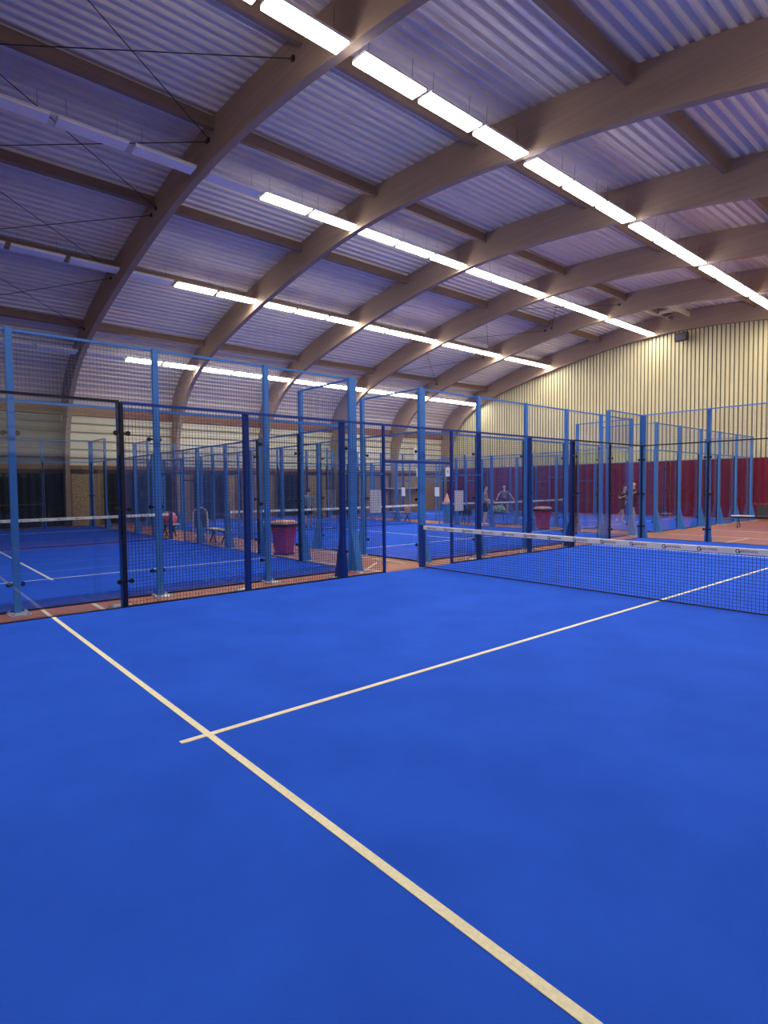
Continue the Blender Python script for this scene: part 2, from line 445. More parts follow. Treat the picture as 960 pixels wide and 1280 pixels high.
def wall_parts(r, segs, posts, sty, gate=None, noflare=()):
    """segs: (s0, s1, kind) kind g3 = 3 m glass with mesh to 4 m, g = 3 m glass, m = 3 m mesh; posts: (s, height, width)"""
    st, wi, th = (M['steel_dark'], M['wire'], .0043) if sty == 'dark' else (M['steel_light'], M['wire_light'], .0042 if sty == 'light' else .0030)
    tn = sty
    for s, h, w in posts:
        if w < .08:
            part('post', cached(f'gatepost{h}{tn}', lambda: MB().box((-.025,.0,0),(.025,.05,h)), st), r, (s,0,0)); continue
        mm = M['steel_light'] if h > 3.5 else st
        fl_ = s not in noflare
        po = part('post', cached(f'post{h}{w}{tn}{fl_}', lambda: post_mesh(h, w if fl_ else w*.85, .08, fl_), mm), r, (s,0,0))
        bp = part('base_plate', cached('plate', lambda: MB().box((-.13,.02,.0),(.13,.36,.014)).box((-.11,.30,.014),(-.075,.335,.04)).box((.075,.30,.014),(.11,.335,.04)).box((-.115,.03,.014),(-.085,.06,.035)).box((.085,.03,.014),(.115,.06,.035)), M['zinc']), po)
        gl = [k for a, b_, k in segs if (abs(a-s) < .2 or abs(b_-s) < .2) and k[0] == 'g']
        if gl:
            for z in (.4, 1.45, 2.55):
                part('glass_clip', cached('clip', clip_mb, M['seal']), po, (0,.0,z))
            part('glass_seal', cached('seal'+tn, lambda: MB().box((-.022,-.012,0),(.022,.033,3.0)), M['seal']), po)
    for a, b_, k in segs:
        L = b_-a
        if k in ('g3','g'):
            g = part('glass_pane', cached(f'glass{L:.2f}', lambda: MB().box((.024,0,.03),(L-.024,.012,2.985)), M['glass']), r, (a,0,0))
            part('bottom_rail', cached(f'br{L:.2f}', lambda: MB().box((.024,-.012,0),(L-.024,.024,.028)), M['seal']), g)
            part('edge_rail', cached(f'er{L:.2f}{tn}', lambda: MB().box((.024,-.012,2.985),(L-.024,.034,3.02)), M['seal'] if tn == 'dark' else st), r, (a,0,0))
        if k == 'g3':
            part('mesh_panel', cached(f'mesh34{L:.2f}{tn}', lambda: mesh_panel(L,3.03,3.97,th*.8), wi), r, (a,.02,0))
            part('top_rail', cached(f'tr{L:.2f}{tn}', lambda: MB().box((.0,.0,3.965),(L,.04,4.0)), M['steel_light']), r, (a,0,0))
        if k in ('m','mr'):
            part('mesh_panel', cached(f'mesh3{L:.2f}{tn}', lambda: mesh_panel(L,.04,2.97,th), wi), r, (a,.0,0))
            part('top_rail', cached(f'trm{L:.2f}{tn}', lambda: MB().box((0,-.012,2.97),(L,.028,3.01)), st), r, (a,0,0))
            part('bottom_rail', cached(f'brm{L:.2f}{tn}', lambda: MB().box((0,-.012,0.0),(L,.028,.035)), M['seal'] if tn == 'dark' else st), r, (a,0,0))
        if k == 'mr':
            part('middle_rail', cached(f'mid{L:.2f}{tn}', lambda: MB().box((0,-.0,1.99),(L,.04,2.03)), M['steel_light']), r, (a,0.01,0))
    if gate:
        a, b_ = gate; L = b_-a
        part('mesh_panel', cached(f'gmesh{tn}', lambda: mesh_panel(L,2.28,2.97,th), wi), r, (a,0,0))
        part('top_rail', cached(f'gtr{tn}', lambda: MB().box((0,-.012,2.97),(L,.028,3.01)), st), r, (a,0,0))
        part('gate_lintel', cached(f'gl{tn}', lambda: MB().box((0,-.01,2.23),(L,.04,2.28)), st), r, (a,0,0))
SEG_S = [(0,2,'g3'),(2,4,'g'),(4,6,'m'),(6,8,'m'),(8,9,'mr'),(11,12,'mr'),(12,14,'m'),(14,16,'m'),(16,18,'g'),(18,20,'g3')]
POST_S = [(2,4,.10),(4,3,.10),(6,3,.10),(8,3,.10),(9,3,.05),(11,3,.05),(12,3,.10),(14,3,.10),(16,3,.10),(18,4,.10)]
SEG_B = [(i,i+2,'g3') for i in range(0,10,2)]
POST_B = [(.0,4,.18)]+[(i,4,.10) for i in (2,4,6,8)]+[(10,4,.18)]
def fence(origin, direction, outward, kind, sty, label, noflare=False):
    """local x along direction, local y outward"""
    d = V((*direction,0)); n = V((*outward,0))
    r = bpy.data.objects.new('court_fence', None); C.objects.link(r)
    r.matrix_world = Matrix(((d.x,n.x,0,origin[0]),(d.y,n.y,0,origin[1]),(0,0,1,0),(0,0,0,1)))
    if kind == 'side': wall_parts(r, SEG_S, POST_S, sty, gate=(9,11), noflare=(4,6,12,14) if sty == 'dark' else ())
    else: wall_parts(r, SEG_B, POST_B, sty, noflare=(2,4,6,8) if noflare else ())
    tag(r, label, 'court fence', 'padel court fences')
    return r
def handed(d, n):  # keep matrices right handed: x cross y must be +z
    return d[0]*n[1]-d[1]*n[0] > 0
def fence_auto(p0, p1, n, kind, sty, label, noflare=False):
    d = ((p1[0]-p0[0]), (p1[1]-p0[1])); L = math.hypot(*d); d = (d[0]/L, d[1]/L)
    if not handed(d, n): p0, p1 = p1, p0; d = (-d[0], -d[1])
    return fence(p0, d, n, kind, sty, label, noflare)

# court 1 (the one we stand on): length along y
fence_auto((-5,-10),(-5,10),(-1,0),'side','dark','navy mesh and glass side fence with open gate along the big blue court')
fence_auto((-5,10),(5,10),(0,1),'back','dark','tall glass back fence closing the big blue court before the black chairs')
XB = -5.80
courts = [(-11.25,-1.25,'first cross court'),(.75,10.75,'middle cross court behind the gate'),(12.65,22.65,'last cross court before the curtain')]
for ci, (y0, y1, nm) in enumerate(courts):
    sty = 'light' if ci < 1 else 'far'
    fence_auto((XB,y0),(XB,y1),(1,0),'back',sty,f'tall blue glass fence facing the big court, {nm}', ci == 0)
    fence_auto((XB-20,y0),(XB-20,y1),(-1,0),'back',sty,f'tall blue glass fence by the side wall, {nm}')
    fence_auto((XB,y0),(XB-20,y0),(0,-1),'side',sty,f'blue mesh side fence further from end wall, {nm}')
    fence_auto((XB,y1),(XB-20,y1),(0,1),'side',sty,f'blue mesh side fence nearer the end wall, {nm}')

# ------------------------------------------------------------------ turf and lines
def court(origin, rz, lm, label):
    """local: net along x (width 10), length along y (20)"""
    r = MB().box((-4.98,-9.98,0.0),(4.98,9.98,.018)).build('court_turf', M['turf'])
    r.location = (*origin, 0); r.rotation_euler.z = rz
    w = .025; z0, z1 = .0175, .0215
    for s in (-1, 1):
        MB().box((-4.98,s*6.95-w,z0),(4.98,s*6.95+w,z1)).build('service_line', lm, r)
    MB().box((-w,-7.15,z0+.0005),(w,7.15,z1+.0005)).build('centre_line', lm, r)
    tag(r, label, 'artificial turf', 'blue court turfs')
    return r
court((0,0), 0, M['line_cream'], 'big blue artificial turf court with cream lines filling the lower picture'.replace(' filling the lower picture', ' under the long net'))
for y0, y1, nm in courts:
    court((XB-10,(y0+y1)/2), math.pi/2, M['line_white'], f'blue turf with white lines of the {nm}')

# ------------------------------------------------------------------ nets
def text_mesh(txt, size):
    cu = bpy.data.curves.new('lettering', 'FONT'); cu.body = txt; cu.size = size; cu.extrude = .0008; cu.space_character = 1.05
    cu.align_y = 'CENTER'; cu.resolution_u = 2
    o = bpy.data.objects.new('tmp', cu); C.objects.link(o)
    bpy.context.view_layer.update()
    me = bpy.data.meshes.new_from_object(o.evaluated_get(bpy.context.evaluated_depsgraph_get()))
    bpy.data.objects.remove(o)
    return me
tm = text_mesh('ARTPADEL', .042)
b = MB(); n0 = len(tm.vertices)
b.v = [tuple(v.co+V((.062,0,0))) for v in tm.vertices]; b.f = [tuple(p.vertices) for p in tm.polygons]
# round emblem: open ring with a square notch
R0, R1 = .020, .030
for i in range(20):
    a0, a1 = math.radians(40+i*15), math.radians(40+(i+1)*15)
    b.prism([(.03+R0*math.cos(a0),R0*math.sin(a0),-.0008),(.03+R1*math.cos(a0),R1*math.sin(a0),-.0008),(.03+R1*math.cos(a1),R1*math.sin(a1),-.0008),(.03+R0*math.cos(a1),R0*math.sin(a1),-.0008)],(0,0,.0016))
b.box((.032,-.008,-.0008),(.060,.004,.0008)); b.box((.052,-.024,-.0008),(.060,.004,.0008))
logo_me = bpy.data.meshes.new('printed_logo')
# stand upright: local x along net, y->z, facing -y
logo_me.from_pydata([(x, -z, y) for x, y, z in b.v], [], b.f); logo_me.materials.append(M['ink']); logo_me.update()
def net(origin, rz, label, first, pitch=.045, th=.0038):
    r = empty('padel_net', (*origin,.0215), rz)
    H = .90; H2 = .87
    def top(x): return H2+(H-H2)*(abs(x)/4.95)**1.3
    for s in (-1, 1):
        p = MB().box((s*4.95-.05,-.05,0),(s*4.95+.05,.05,.92)).build('net_post', M['steel_dark'], r)
        MB().box((s*4.95-.09,-.09,0),(s*4.95+.09,.09,.012)).build('base_plate', M['zinc'], p)
    n = int(9.8/pitch)
    b = MB()
    for i in range(n+1):
        x = -4.9+9.8*i/n; b.bar((x,0,.03),(x,0,top(x)-.05),th,caps=False)
    m = int(.80/pitch)
    for j in range(m+1):
        f = j/m
        for q in range(10):
            xa = -4.9+.98*q; xb = xa+.98
            b.bar((xa,.003,.03+(top(xa)-.08)*f),(xb,.003,.03+(top(xb)-.08)*f),th,caps=False)
    b.build('net_mesh', M['netcord'], r)
    b = MB()
    for q in range(20):
        xa = -4.9+.49*q; xb = xa+.49; za, zb = top(xa), top(xb)
        b.prism([(xa,-.008,za-.085),(xa,.008,za-.085),(xa,.008,za-.004),(xa,0,za),(xa,-.008,za-.004)],(0,0,0)) if False else None
        nn = len(b.v)
        for x_, z_ in ((xa,za),(xb,zb)):
            b.v += [(x_,-.008,z_-.085),(x_,.008,z_-.085),(x_,.009,z_-.006),(x_,0,z_),(x_,-.009,z_-.006)]
        b.f += [tuple(nn+(i, (i+1)%5, 5+(i+1)%5, 5+i)[t] for t in range(4)) for i in range(5)]
        if q == 0: b.f.append((nn+4,nn+3,nn+2,nn+1,nn))
        if q == 19: b.f.append(tuple(nn+5+i for i in range(5)))
    band = b.build('white_band', M['band'], r)
    b = MB().bar((-4.9,0,.022),(4.9,0,.022),.022,sides=6); b.build('bottom_cord', M['netcord'], r)
    for q in range(20):
        x = -4.78+.485*q
        o = bpy.data.objects.new('printed_logo', logo_me); C.objects.link(o); o.parent = band
        o.location = (x, -.0105, top(x+.12)-.047); o.rotation_euler.y = -math.atan2(top(x+.24)-top(x), .24)
    tag(r, label, 'padel net', 'padel nets'); return r
net((0,0), 0, 'black padel net with printed white band across the big blue court', True)
for y0, y1, nm in courts:
    net((XB-10,(y0+y1)/2), math.pi/2, f'black padel net with white band across the {nm}', False, pitch=.05)

# ------------------------------------------------------------------ floor markings of the old tennis courts
def mark(a, b_, w, label):
    o = MB().bar((*a,.003),(*b_,.003),w,.006).build('floor_marking', M['mark'])
    tag(o, label, 'floor line', 'painted lines on the terracotta floor')
mark((-5.72,-6.27),(-5.06,-6.27),.06,'short cream floor line crossing the terracotta strip beside the first glass panel')
mark((-5.72,-6.95),(-5.06,-6.95),.05,'grey line across the terracotta strip in line with the cream service line')
mark((-5.72,-7.75),(-5.06,-7.75),.07,'grey line across the terracotta strip beneath the first blue post foot')
mark((-14,.35),(-5.9,.35),.05,'white line running down the gap between the first two cross courts')
mark((-5.35,-1.35),(-6.35,-.1),.05,'short white slanting line on the terracotta by the open gate')
mark((-10.5,-.95),(-5.1,-.95),.05,'white floor line from the red bin to the open gate')
mark((-2.6,10.2),(-2.6,12.35),.05,'short white floor line just behind the glass back fence')
mark((-5.2,12.35),(5,12.35),.05,'long faint white floor line across the terracotta behind the back fence')
mark((-5.2,15.2),(5,15.2),.05,'faint white floor line in front of the bench with black chairs')

# ------------------------------------------------------------------ bins
def make_bin():
    r = empty('waste_bin')
    b = MB()
    def rr(w, d, c, z):
        pts = []
        for sx, sy, a0 in ((1,1,0),(-1,1,90),(-1,-1,180),(1,-1,270)):
            for t in (0,30,60,90):
                a = math.radians(a0+t); pts.append((sx*(w-c)+c*math.cos(a), sy*(d-c)+c*math.sin(a), z))
        return pts
    def loft(rings, cap=True):
        b = MB(); n = 16
        for r_ in rings: b.v += r_
        for k in range(len(rings)-1):
            for i in range(n):
                j = (i+1)%n; b.f.append((k*n+i,k*n+j,(k+1)*n+j,(k+1)*n+i))
        b.f.append(tuple(range(n-1,-1,-1))); b.f.append(tuple((len(rings)-1)*n+i for i in range(n)))
        return b
    loft([rr(.19,.19,.06,.03),rr(.25,.25,.07,.74)]).build('bin_body', M['bin'], r)
    loft([rr(.205,.205,.06,0),rr(.21,.21,.06,.05)]).build('bin_base', M['black'], r)
    loft([rr(.285,.285,.08,.735),rr(.30,.30,.08,.75),rr(.30,.30,.08,.80),rr(.28,.28,.08,.81)]).build('rim', M['black'], r)
    lid = loft([rr(.28,.28,.08,.81),rr(.27,.26,.08,.86),rr(.20,.19,.08,.90),rr(.08,.07,.04,.91)]).build('bag_liner', M['salmon'], r)
    for s in (-1,1):
        MB().bar((s*.24,-.26,.62),(s*.24,.26,.62),.03,.05).build('side_rib', M['bin'], r)
    return r
b1 = make_bin(); b1.location = (-9.36,-.74,0); b1.rotation_euler.z = .35
tag(b1, 'crimson waste bin with black rim in the gap between first and middle cross courts', 'waste bin', 'crimson waste bins')
b2 = copy_tree(b1); b2.location = (-9.7,11.45,0); b2.rotation_euler.z = -.3
tag(b2, 'crimson waste bin with pale liner in the gap before the last cross court', 'waste bin', 'crimson waste bins')

# ------------------------------------------------------------------ benches, chairs, bags
def make_bench(L=1.35):
    r = empty('bench')
    for k in range(3):
        MB().box((-L/2,-.19+k*.13,.43),(L/2,-.19+k*.13+.115,.46)).build('seat_slat', M['seat'], r)
    for s in (-1,1):
        b = MB().bar((s*L*.36-.17,-.02,.0),(s*L*.36+.17,-.02,.42),.035).build('leg', M['black'], r)
        b = MB().bar((s*L*.36+.17,.03,.0),(s*L*.36-.17,.03,.42),.035).build('leg', M['black'], r)
        MB().box((s*L*.36-.19,-.18,.395),(s*L*.36+.19,.18,.43)).build('seat_frame', M['black'], r)
    return r
bA = make_bench(1.2); bA.location = (-13.6,-.60,0); tag(bA, 'cream plank bench on black crossed legs beside the crimson bin', 'bench', 'courtside benches')
bB = copy_tree(bA); bB.location = (-18.2,11.5,0); tag(bB, 'cream bench behind the middle court net with an orange bag at its end', 'bench', 'courtside benches')
r = empty('beam_seating', (-4.75,17.25,0), math.radians(12))
MB().box((.0,-.22,.46),(.78,.22,.49)).build('table_top', M['white'], r)
MB().box((.1,-.03,.38),(3.1,.03,.44)).build('beam', M['black'], r)
for x in (.25,1.35,2.85):
    MB().bar((x,-.0,.40),(x-.02,-.30,0),.03,sides=6).bar((x,0,.40),(x+.02,.30,0),.03,sides=6).bar((x-.02,-.30,.01),(x+.02,.30,.01),.02,sides=6).build('leg', M['black'], r)
for k in range(5):
    b = MB(); x = 1.05+.48*k
    pr = [(-.22,.44),(-.05,.42),(.14,.43),(.20,.50),(.25,.68),(.29,.86)]
    for (ya, za), (yb, zb) in zip(pr, pr[1:]):
        b.prism([(x-.20,ya,za),(x+.20,ya,za),(x+.20,yb,zb),(x-.20,yb,zb)],(0,.012,.016))
    b.build('seat_shell', M['black'], r)
tag(r, 'row of black shell seats with a white table end before the burgundy curtain', 'row seating')
bD = copy_tree(bA); bD.location = (-17.6,-.7,0); tag(bD, 'cream bench under the coral bag by the first cross court net', 'bench', 'courtside benches')

def make_chair():
    r = empty('plastic_chair')
    MB().prism([(-.21,-.22,.42),(.21,-.22,.42),(.19,.2,.40),(-.19,.2,.40)],(0,0,.03)).build('seat', M['black'], r)
    b = MB(); pts = []
    for k in range(7):
        t = k/6; z = .46+.42*t; y = .2+.09*t; w = .2-.03*t*t
        pts.append((w, y, z))
    n = len(b.v)
    for w, y, z in pts:
        b.v += [(-w,y-.02,z),(0,y+.03,z),(w,y-.02,z),(w,y+.005,z),(0,y+.055,z),(-w,y+.005,z)]
    for k in range(6):
        for i in range(6):
            j = (i+1)%6; b.f.append((k*6+i,k*6+j,k*6+6+j,k*6+6+i))
    b.f.append((5,4,3,2,1,0)); b.f.append(tuple(36+i for i in range(6)))
    b.build('backrest', M['black'], r)
    for sx in (-1,1):
        for sy in (-1,1):
            MB().bar((sx*.18,sy*.18,.41),(sx*.22,sy*.23,0),.025,sides=6).build('leg', M['black'], r)
    return r
cp = make_chair()
for i, (x, y, t) in enumerate(((-14.35,11.55,'holding dark bags beside the orange line'),(-13.75,11.6,'next to the standing person'))):
    o = cp if i == 0 else copy_tree(cp); o.location = (x, y, 0); o.rotation_euler.z = math.radians(170)
    tag(o, ('black chair between middle and last cross courts, one chair away from the standing person','black chair between middle and last cross courts, directly beside the standing person')[i], 'chair', 'black chairs between the cross courts')

# white framed mesh chair
r = empty('mesh_chair', (-15.35,-.45,0), math.radians(-113))
b = MB(); P = []
for k in range(13):
    a = math.pi*k/12; P.append((.23*math.cos(a), .26+.05, .86+.24*math.sin(a)))
P = [(.23,.22,.42)]+P+[(-.23,.22,.42)]
for a, c in zip(P, P[1:]): b.bar(a, c, .035, sides=8)
b.build('back_frame', M['white'], r)
MB().prism([(p[0]*.9, p[1]-.005, .86+(p[2]-.86)*.88 if p[2] > .86 else p[2]) for p in P],(0,.012,0)).build('back_mesh', M['mesh_back'], r)
MB().box((-.25,-.25,.42),(.25,.23,.47)).build('seat', M['mesh_back'], r)
for sx in (-1,1):
    MB().bar((sx*.25,-.2,.66),(sx*.25,.24,.66),.04,sides=8).build('armrest', M['white'], r)
    MB().bar((sx*.25,-.2,.66),(sx*.25,-.22,0),.03,sides=8).build('leg', M['white'], r)
    MB().bar((sx*.24,.22,.42),(sx*.25,.28,0),.03,sides=8).build('leg', M['white'], r)
tag(r, 'white framed armchair with round topped dark mesh back beyond the cream bench', 'armchair')

def blob(name, m, c, s, parent=None, seed=0, sub=3, amp=.12):
    bm = bmesh.new(); bmesh.ops.create_icosphere(bm, subdivisions=sub, radius=1)
    rn = random.Random(seed); ph = [rn.random()*6 for _ in range(6)]
    for v in bm.verts:
        p = v.co; d = 1+amp*(math.sin(3*p.x+ph[0])*math.sin(4*p.y+ph[1])+.6*math.sin(7*p.z+ph[2])*math.sin(6*p.x+ph[3]))
        z = p.z*d; z = max(z, -.72)
        v.co = (c[0]+p.x*d*s[0], c[1]+p.y*d*s[1], c[2]+(z+.72)*s[2])
    me = bpy.data.meshes.new(name); bm.to_mesh(me); bm.free(); me.materials.append(m)
    for p in me.polygons: p.use_smooth = True
    o = bpy.data.objects.new(name, me); C.objects.link(o)
    if parent: o.parent = parent
    return o
def bag(m, loc, s, label, seed, base=0):
    o = blob('sports_bag', m, (0,0,0), s, None, seed); o.location = loc
    b = MB(); pr = [(s[0]*.55*math.cos(math.pi*k/8), 0, s[2]*1.45+.11*math.sin(math.pi*k/8)) for k in range(9)]
    for a, c in zip(pr, pr[1:]): b.bar(a, c, .02)
    b.build('handle', M['black'], o)
    tag(o, label, 'sports bag', 'bags left beside the courts'); return o
bag(M['pink'], (-17.6,-.7,.462), (.42,.24,.26), 'coral pink sports bag lying on the bench by the first cross court net', 1)
bag(M['salmon'], (-17.75,11.5,.462), (.20,.14,.20), 'orange bag on the end of the cream bench behind the middle court net', 2)
bag(M['shirt_black'], (-14.35,11.55,.452), (.19,.17,.22), 'black bag on the chair away from the standing person', 3)
bag(M['shorts_dark'], (-13.75,11.6,.452), (.19,.17,.22), 'dark navy bag on the chair beside the standing person', 4)
# folding stand with a green bag
r = empty('folding_stand', (-12.35,12.0,0), .3)
MB().box((-.38,-.22,.52),(.38,.22,.545)).build('top', M['black'], r)
for sx in (-1,1):
    for sy in (-1,1): MB().bar((sx*.33,sy*.2,0),(sx*.28,sy*.18,.52),.022,sides=6).build('leg', M['black'], r)
tag(r, 'thin black folding stand carrying the green bag between the courts', 'folding stand')
bag(M['green'], (-12.35,12.0,.547), (.36,.2,.2), 'green and white bag on the folding stand beside the standing person', 5)
o = blob('towel', M['white'], (0,0,0), (.20,.16,.09), None, 9, amp=.25); o.location = (-12.85,11.2,0)
tag(o, 'crumpled white towel on the terracotta at the feet of the standing person', 'towel')
# cone on ball box
o = MB().box((-.14,-.14,0),(.14,.14,.95)).build('ball_box', M['steel_light']); o.location = (-15.2,11.7,0)
MB().box((-.16,-.16,.90),(.16,.16,.98)).build('lid', M['paper'], o)
tag(o, 'slim blue ball box with white lid standing below the coral cone', 'ball box')
r = empty('marker_cone', (-15.2,11.7,.98))
MB().lathe([(.17,.02),(.15,.03),(.035,.42),(.03,.43)], n=20).build('cone_body', M['salmon'], r, True)
MB().box((-.19,-.19,0),(.19,.19,.022)).build('base', M['salmon'], r)
tag(r, 'coral marker cone on top of the white ball box', 'cone')
# wall shelf and black box
r = empty('wall_shelf', (XL+.1,19.9,1.62))
MB().box((0,-1.9,0),(.42,1.7,.05)).build('shelf_board', M['white'], r)
for y in (-1.6,0,1.4): MB().prism([(0,y,0),(.38,y,0),(0,y,-.25)],(0,.04,0)).build('bracket', M['black'], r)
tag(r, 'long white wall shelf on black brackets over strand board', 'shelf')
o = MB().box((0,-.28,0),(.22,.28,.34)).build('wall_heater', M['black']); o.location = (XL+.1,1.6,1.28)
MB().box((.22,-.24,.04),(.235,.24,.30)).build('grille', M['mesh_back'], o)
tag(o, 'black box heater on the side wall above the coral bag', 'heater')
o = MB().box((0,-.42,-.5),(.04,.42,.5)).build('wall_sign', M['paper']); o.location = (XL+.12,21.5,4.1)
MB().box((.04,-.38,-.46),(.045,.38,.46)).build('sign_face', M['white'], o)
tag(o, 'white notice board high on the siding near the last arch', 'sign')

# signs
def sheet_sign(loc, rz, w, h, label, txt=None):
    o = MB().box((-w/2,-.006,-h/2),(w/2,.006,h/2)).build('notice_sheet', M['paper']); o.location = loc; o.rotation_euler.z = rz
    if txt:
        me = text_mesh(txt, h*.55); me.materials.append(M['ink'])
        t = bpy.data.objects.new('number', me); C.objects.link(t); t.parent = o; t.rotation_euler.x = math.pi/2; t.location = (-w*.24,-.008,0)
    tag(o, label, 'notice', 'notices on the fences')
sheet_sign((-5.02,-1.22,1.46), math.pi/2, .29, .46, 'white notice sheet on the mesh before the open gate')
sheet_sign((-5.02,1.24,1.42), math.pi/2, .29, .46, 'white notice sheet on the mesh past the open gate and net post')
sheet_sign((-16.1,10.72,2.42), 0, .30, .40, 'white court number sheet over the gate of the middle court, number 3', '3')
sheet_sign((-14.2,10.72,2.40), 0, .30, .40, 'white court number sheet beside the gate of the middle court, number 4', '4')
sheet_sign((-17.2,10.72,1.50), 0, .26, .42, 'white rules sheet on the middle court fence beyond the gate')
sheet_sign((-14.9,10.72,1.50), 0, .28, .42, 'white rules sheet by the gate post of the middle court')

# ------------------------------------------------------------------ people
def skin_mesh(name, verts, edges, radii, m, parent=None, sub=2, root=0):
    me = bpy.data.meshes.new(name+'_sk'); me.from_pydata([tuple(v) for v in verts], edges, []); me.update()
    o = bpy.data.objects.new(name+'_sk', me); C.objects.link(o)
    md = o.modifiers.new('s', 'SKIN'); md.use_smooth_shade = True; md.branch_smoothing = .4
    for i, r in enumerate(radii):
        sv = me.skin_vertices[0].data[i]; sv.radius = (r, r) if not isinstance(r, tuple) else r; sv.use_root = (i == root)
    sb = o.modifiers.new('u', 'SUBSURF'); sb.levels = sub; sb.render_levels = sub
    bpy.context.view_layer.update()
    ev = o.evaluated_get(bpy.context.evaluated_depsgraph_get())
    new = bpy.data.meshes.new_from_object(ev); new.name = name
    bpy.data.objects.remove(o)
    new.materials.clear(); new.materials.append(m)
    for p in new.polygons: p.use_smooth = True
    r = bpy.data.objects.new(name, new); C.objects.link(r)
    if parent: r.parent = parent
    return r
def person(loc, rz, pose, mats, label, scale=1.0):
    """pose joints in metres, facing -y; 'hip','chest','neck','head' and L/R: sh, el, wr, hp, kn, an, toe"""
    J = {k: V(v) for k, v in pose.items()}
    vs, es, rs = [], [], []
    def add(p, r, par=None):
        vs.append(V(p)); rs.append(r)
        if par is not None: es.append((par, len(vs)-1))
        return len(vs)-1
    hip = add(J['hip'], .125)
    belly = add(J['hip'].lerp(J['chest'], .45), .118, hip)
    chest = add(J['chest'], .135, belly)
    neck = add(J['neck']+(J['head']-J['neck'])*.2, .050, chest)
    hd = J['head']; f = V(pose.get('face', (0,-1,0))).normalized()
    upv = (hd-J['neck']).normalized()
    h1 = add(hd-upv*.02, .052, neck)
    side = f.cross(upv).normalized(); f = upv.cross(side).normalized()
    for s in 'LR':
        sh = add(J['sh'+s], .062, chest); el = add(J['el'+s], .043, sh); wr = add(J['wr'+s], .028, el)
        d = (J['wr'+s]-J['el'+s]).normalized(); sd = d.cross(V((0,1,0)) if abs(d.y) < .8 else V((1,0,0))).normalized(); nn = d.cross(sd)
        pl = add(J['wr'+s]+d*.05, .034, wr)
        for q, ln in enumerate((.07,.08,.075,.058)):
            o_ = sd*(q-1.5)*.021
            k1 = add(J['wr'+s]+d*.10+o_, .0095, pl); k2 = add(J['wr'+s]+d*(.10+ln*.55)+o_+nn*.012, .0085, k1); add(J['wr'+s]+d*(.10+ln*.9)+o_+nn*.04, .0075, k2)
        t1 = add(J['wr'+s]+d*.045-sd*.045, .011, pl); add(J['wr'+s]+d*.085-sd*.065+nn*.012, .009, t1)
        hp = add(J['hp'+s], .088, hip); kn = add(J['kn'+s], .057, hp); cf = add(J['kn'+s].lerp(J['an'+s], .35), .056, kn)
        an = add(J['an'+s], .036, cf); add(J['toe'+s], .032, an)
    body = skin_mesh('body', vs, es, rs, mats['skin'])
    # skull, jaw, nose and ears fused with the body into one surface
    bm = bmesh.new(); bm.from_mesh(body.data)
    B = Matrix((side, f, upv)).transposed()
    def lump(c, r3):
        g = bmesh.ops.create_icosphere(bm, subdivisions=3, radius=1)
        for v in g['verts']: v.co = c + B @ V((v.co.x*r3[0], v.co.y*r3[1], v.co.z*r3[2]))
    lump(hd+upv*.035-f*.012, (.076,.094,.088)); lump(hd-upv*.035+f*.018, (.058,.068,.078)); lump(hd-upv*.012+f*.092, (.012,.018,.022))
    lump(hd+upv*.01+f*.086, (.009,.012,.03))
    for q in (-1, 1): lump(hd+side*q*.076-upv*.005-f*.012, (.010,.020,.031))
    bm.to_mesh(body.data); bm.free()
    rm = body.modifiers.new('fuse', 'REMESH'); rm.mode = 'VOXEL'; rm.voxel_size = .0075; rm.use_smooth_shade = True
    sm = body.modifiers.new('soft', 'SMOOTH'); sm.iterations = 2; sm.factor = .4
    bpy.context.view_layer.update()
    me = bpy.data.meshes.new_from_object(body.evaluated_get(bpy.context.evaluated_depsgraph_get())); me.name = 'body'
    body.modifiers.clear(); body.data = me
    me.materials.clear(); me.materials.append(mats['skin'])
    for p in me.polygons: p.use_smooth = True
    root = empty('person', loc, rz); root.scale = (scale,)*3
    body.parent = root
    # shirt
    vs, es, rs = [], [], []
    low = add(J['hip']+V((0,0,-.10)), .150); hip = add(J['hip']+V((0,0,.0)), .155, low); b_ = add(J['hip'].lerp(J['chest'],.5), .152, hip); ch = add(J['chest'], .172, b_); nk = add(J['chest'].lerp(J['neck'],.62), .085, ch)
    for s in 'LR':
        sh = add(J['sh'+s], .078, ch); add(J['sh'+s].lerp(J['el'+s], .75), .062, sh)
    skin_mesh('shirt', vs, es, rs, mats['shirt'], root)
    vs, es, rs = [], [], []
    hip = add(J['hip']+V((0,0,.02)), .158); add(J['hip']+V((0,0,.19)), .146, hip)
    for s in 'LR':
        hp = add(J['hp'+s].lerp(J['kn'+s], .16), .108, hip); add(J['hp'+s].lerp(J['kn'+s], .45), .102, hp); add(J['hp'+s].lerp(J['kn'+s], .82), .092, len(vs)-1)
    skin_mesh('shorts', vs, es, rs, mats['shorts'], root)
    for s in 'LR':
        vs, es, rs = [], [], []
        a = add(J['an'+s]+V((0,0,-.01)), .046); h = add(J['an'+s].lerp(J['toe'+s],.5), .048, a); add(J['toe'+s]+(J['toe'+s]-J['an'+s]).normalized()*.03, .04, h)
        skin_mesh('shoe', vs, es, rs, mats['shoe'], root, 1)
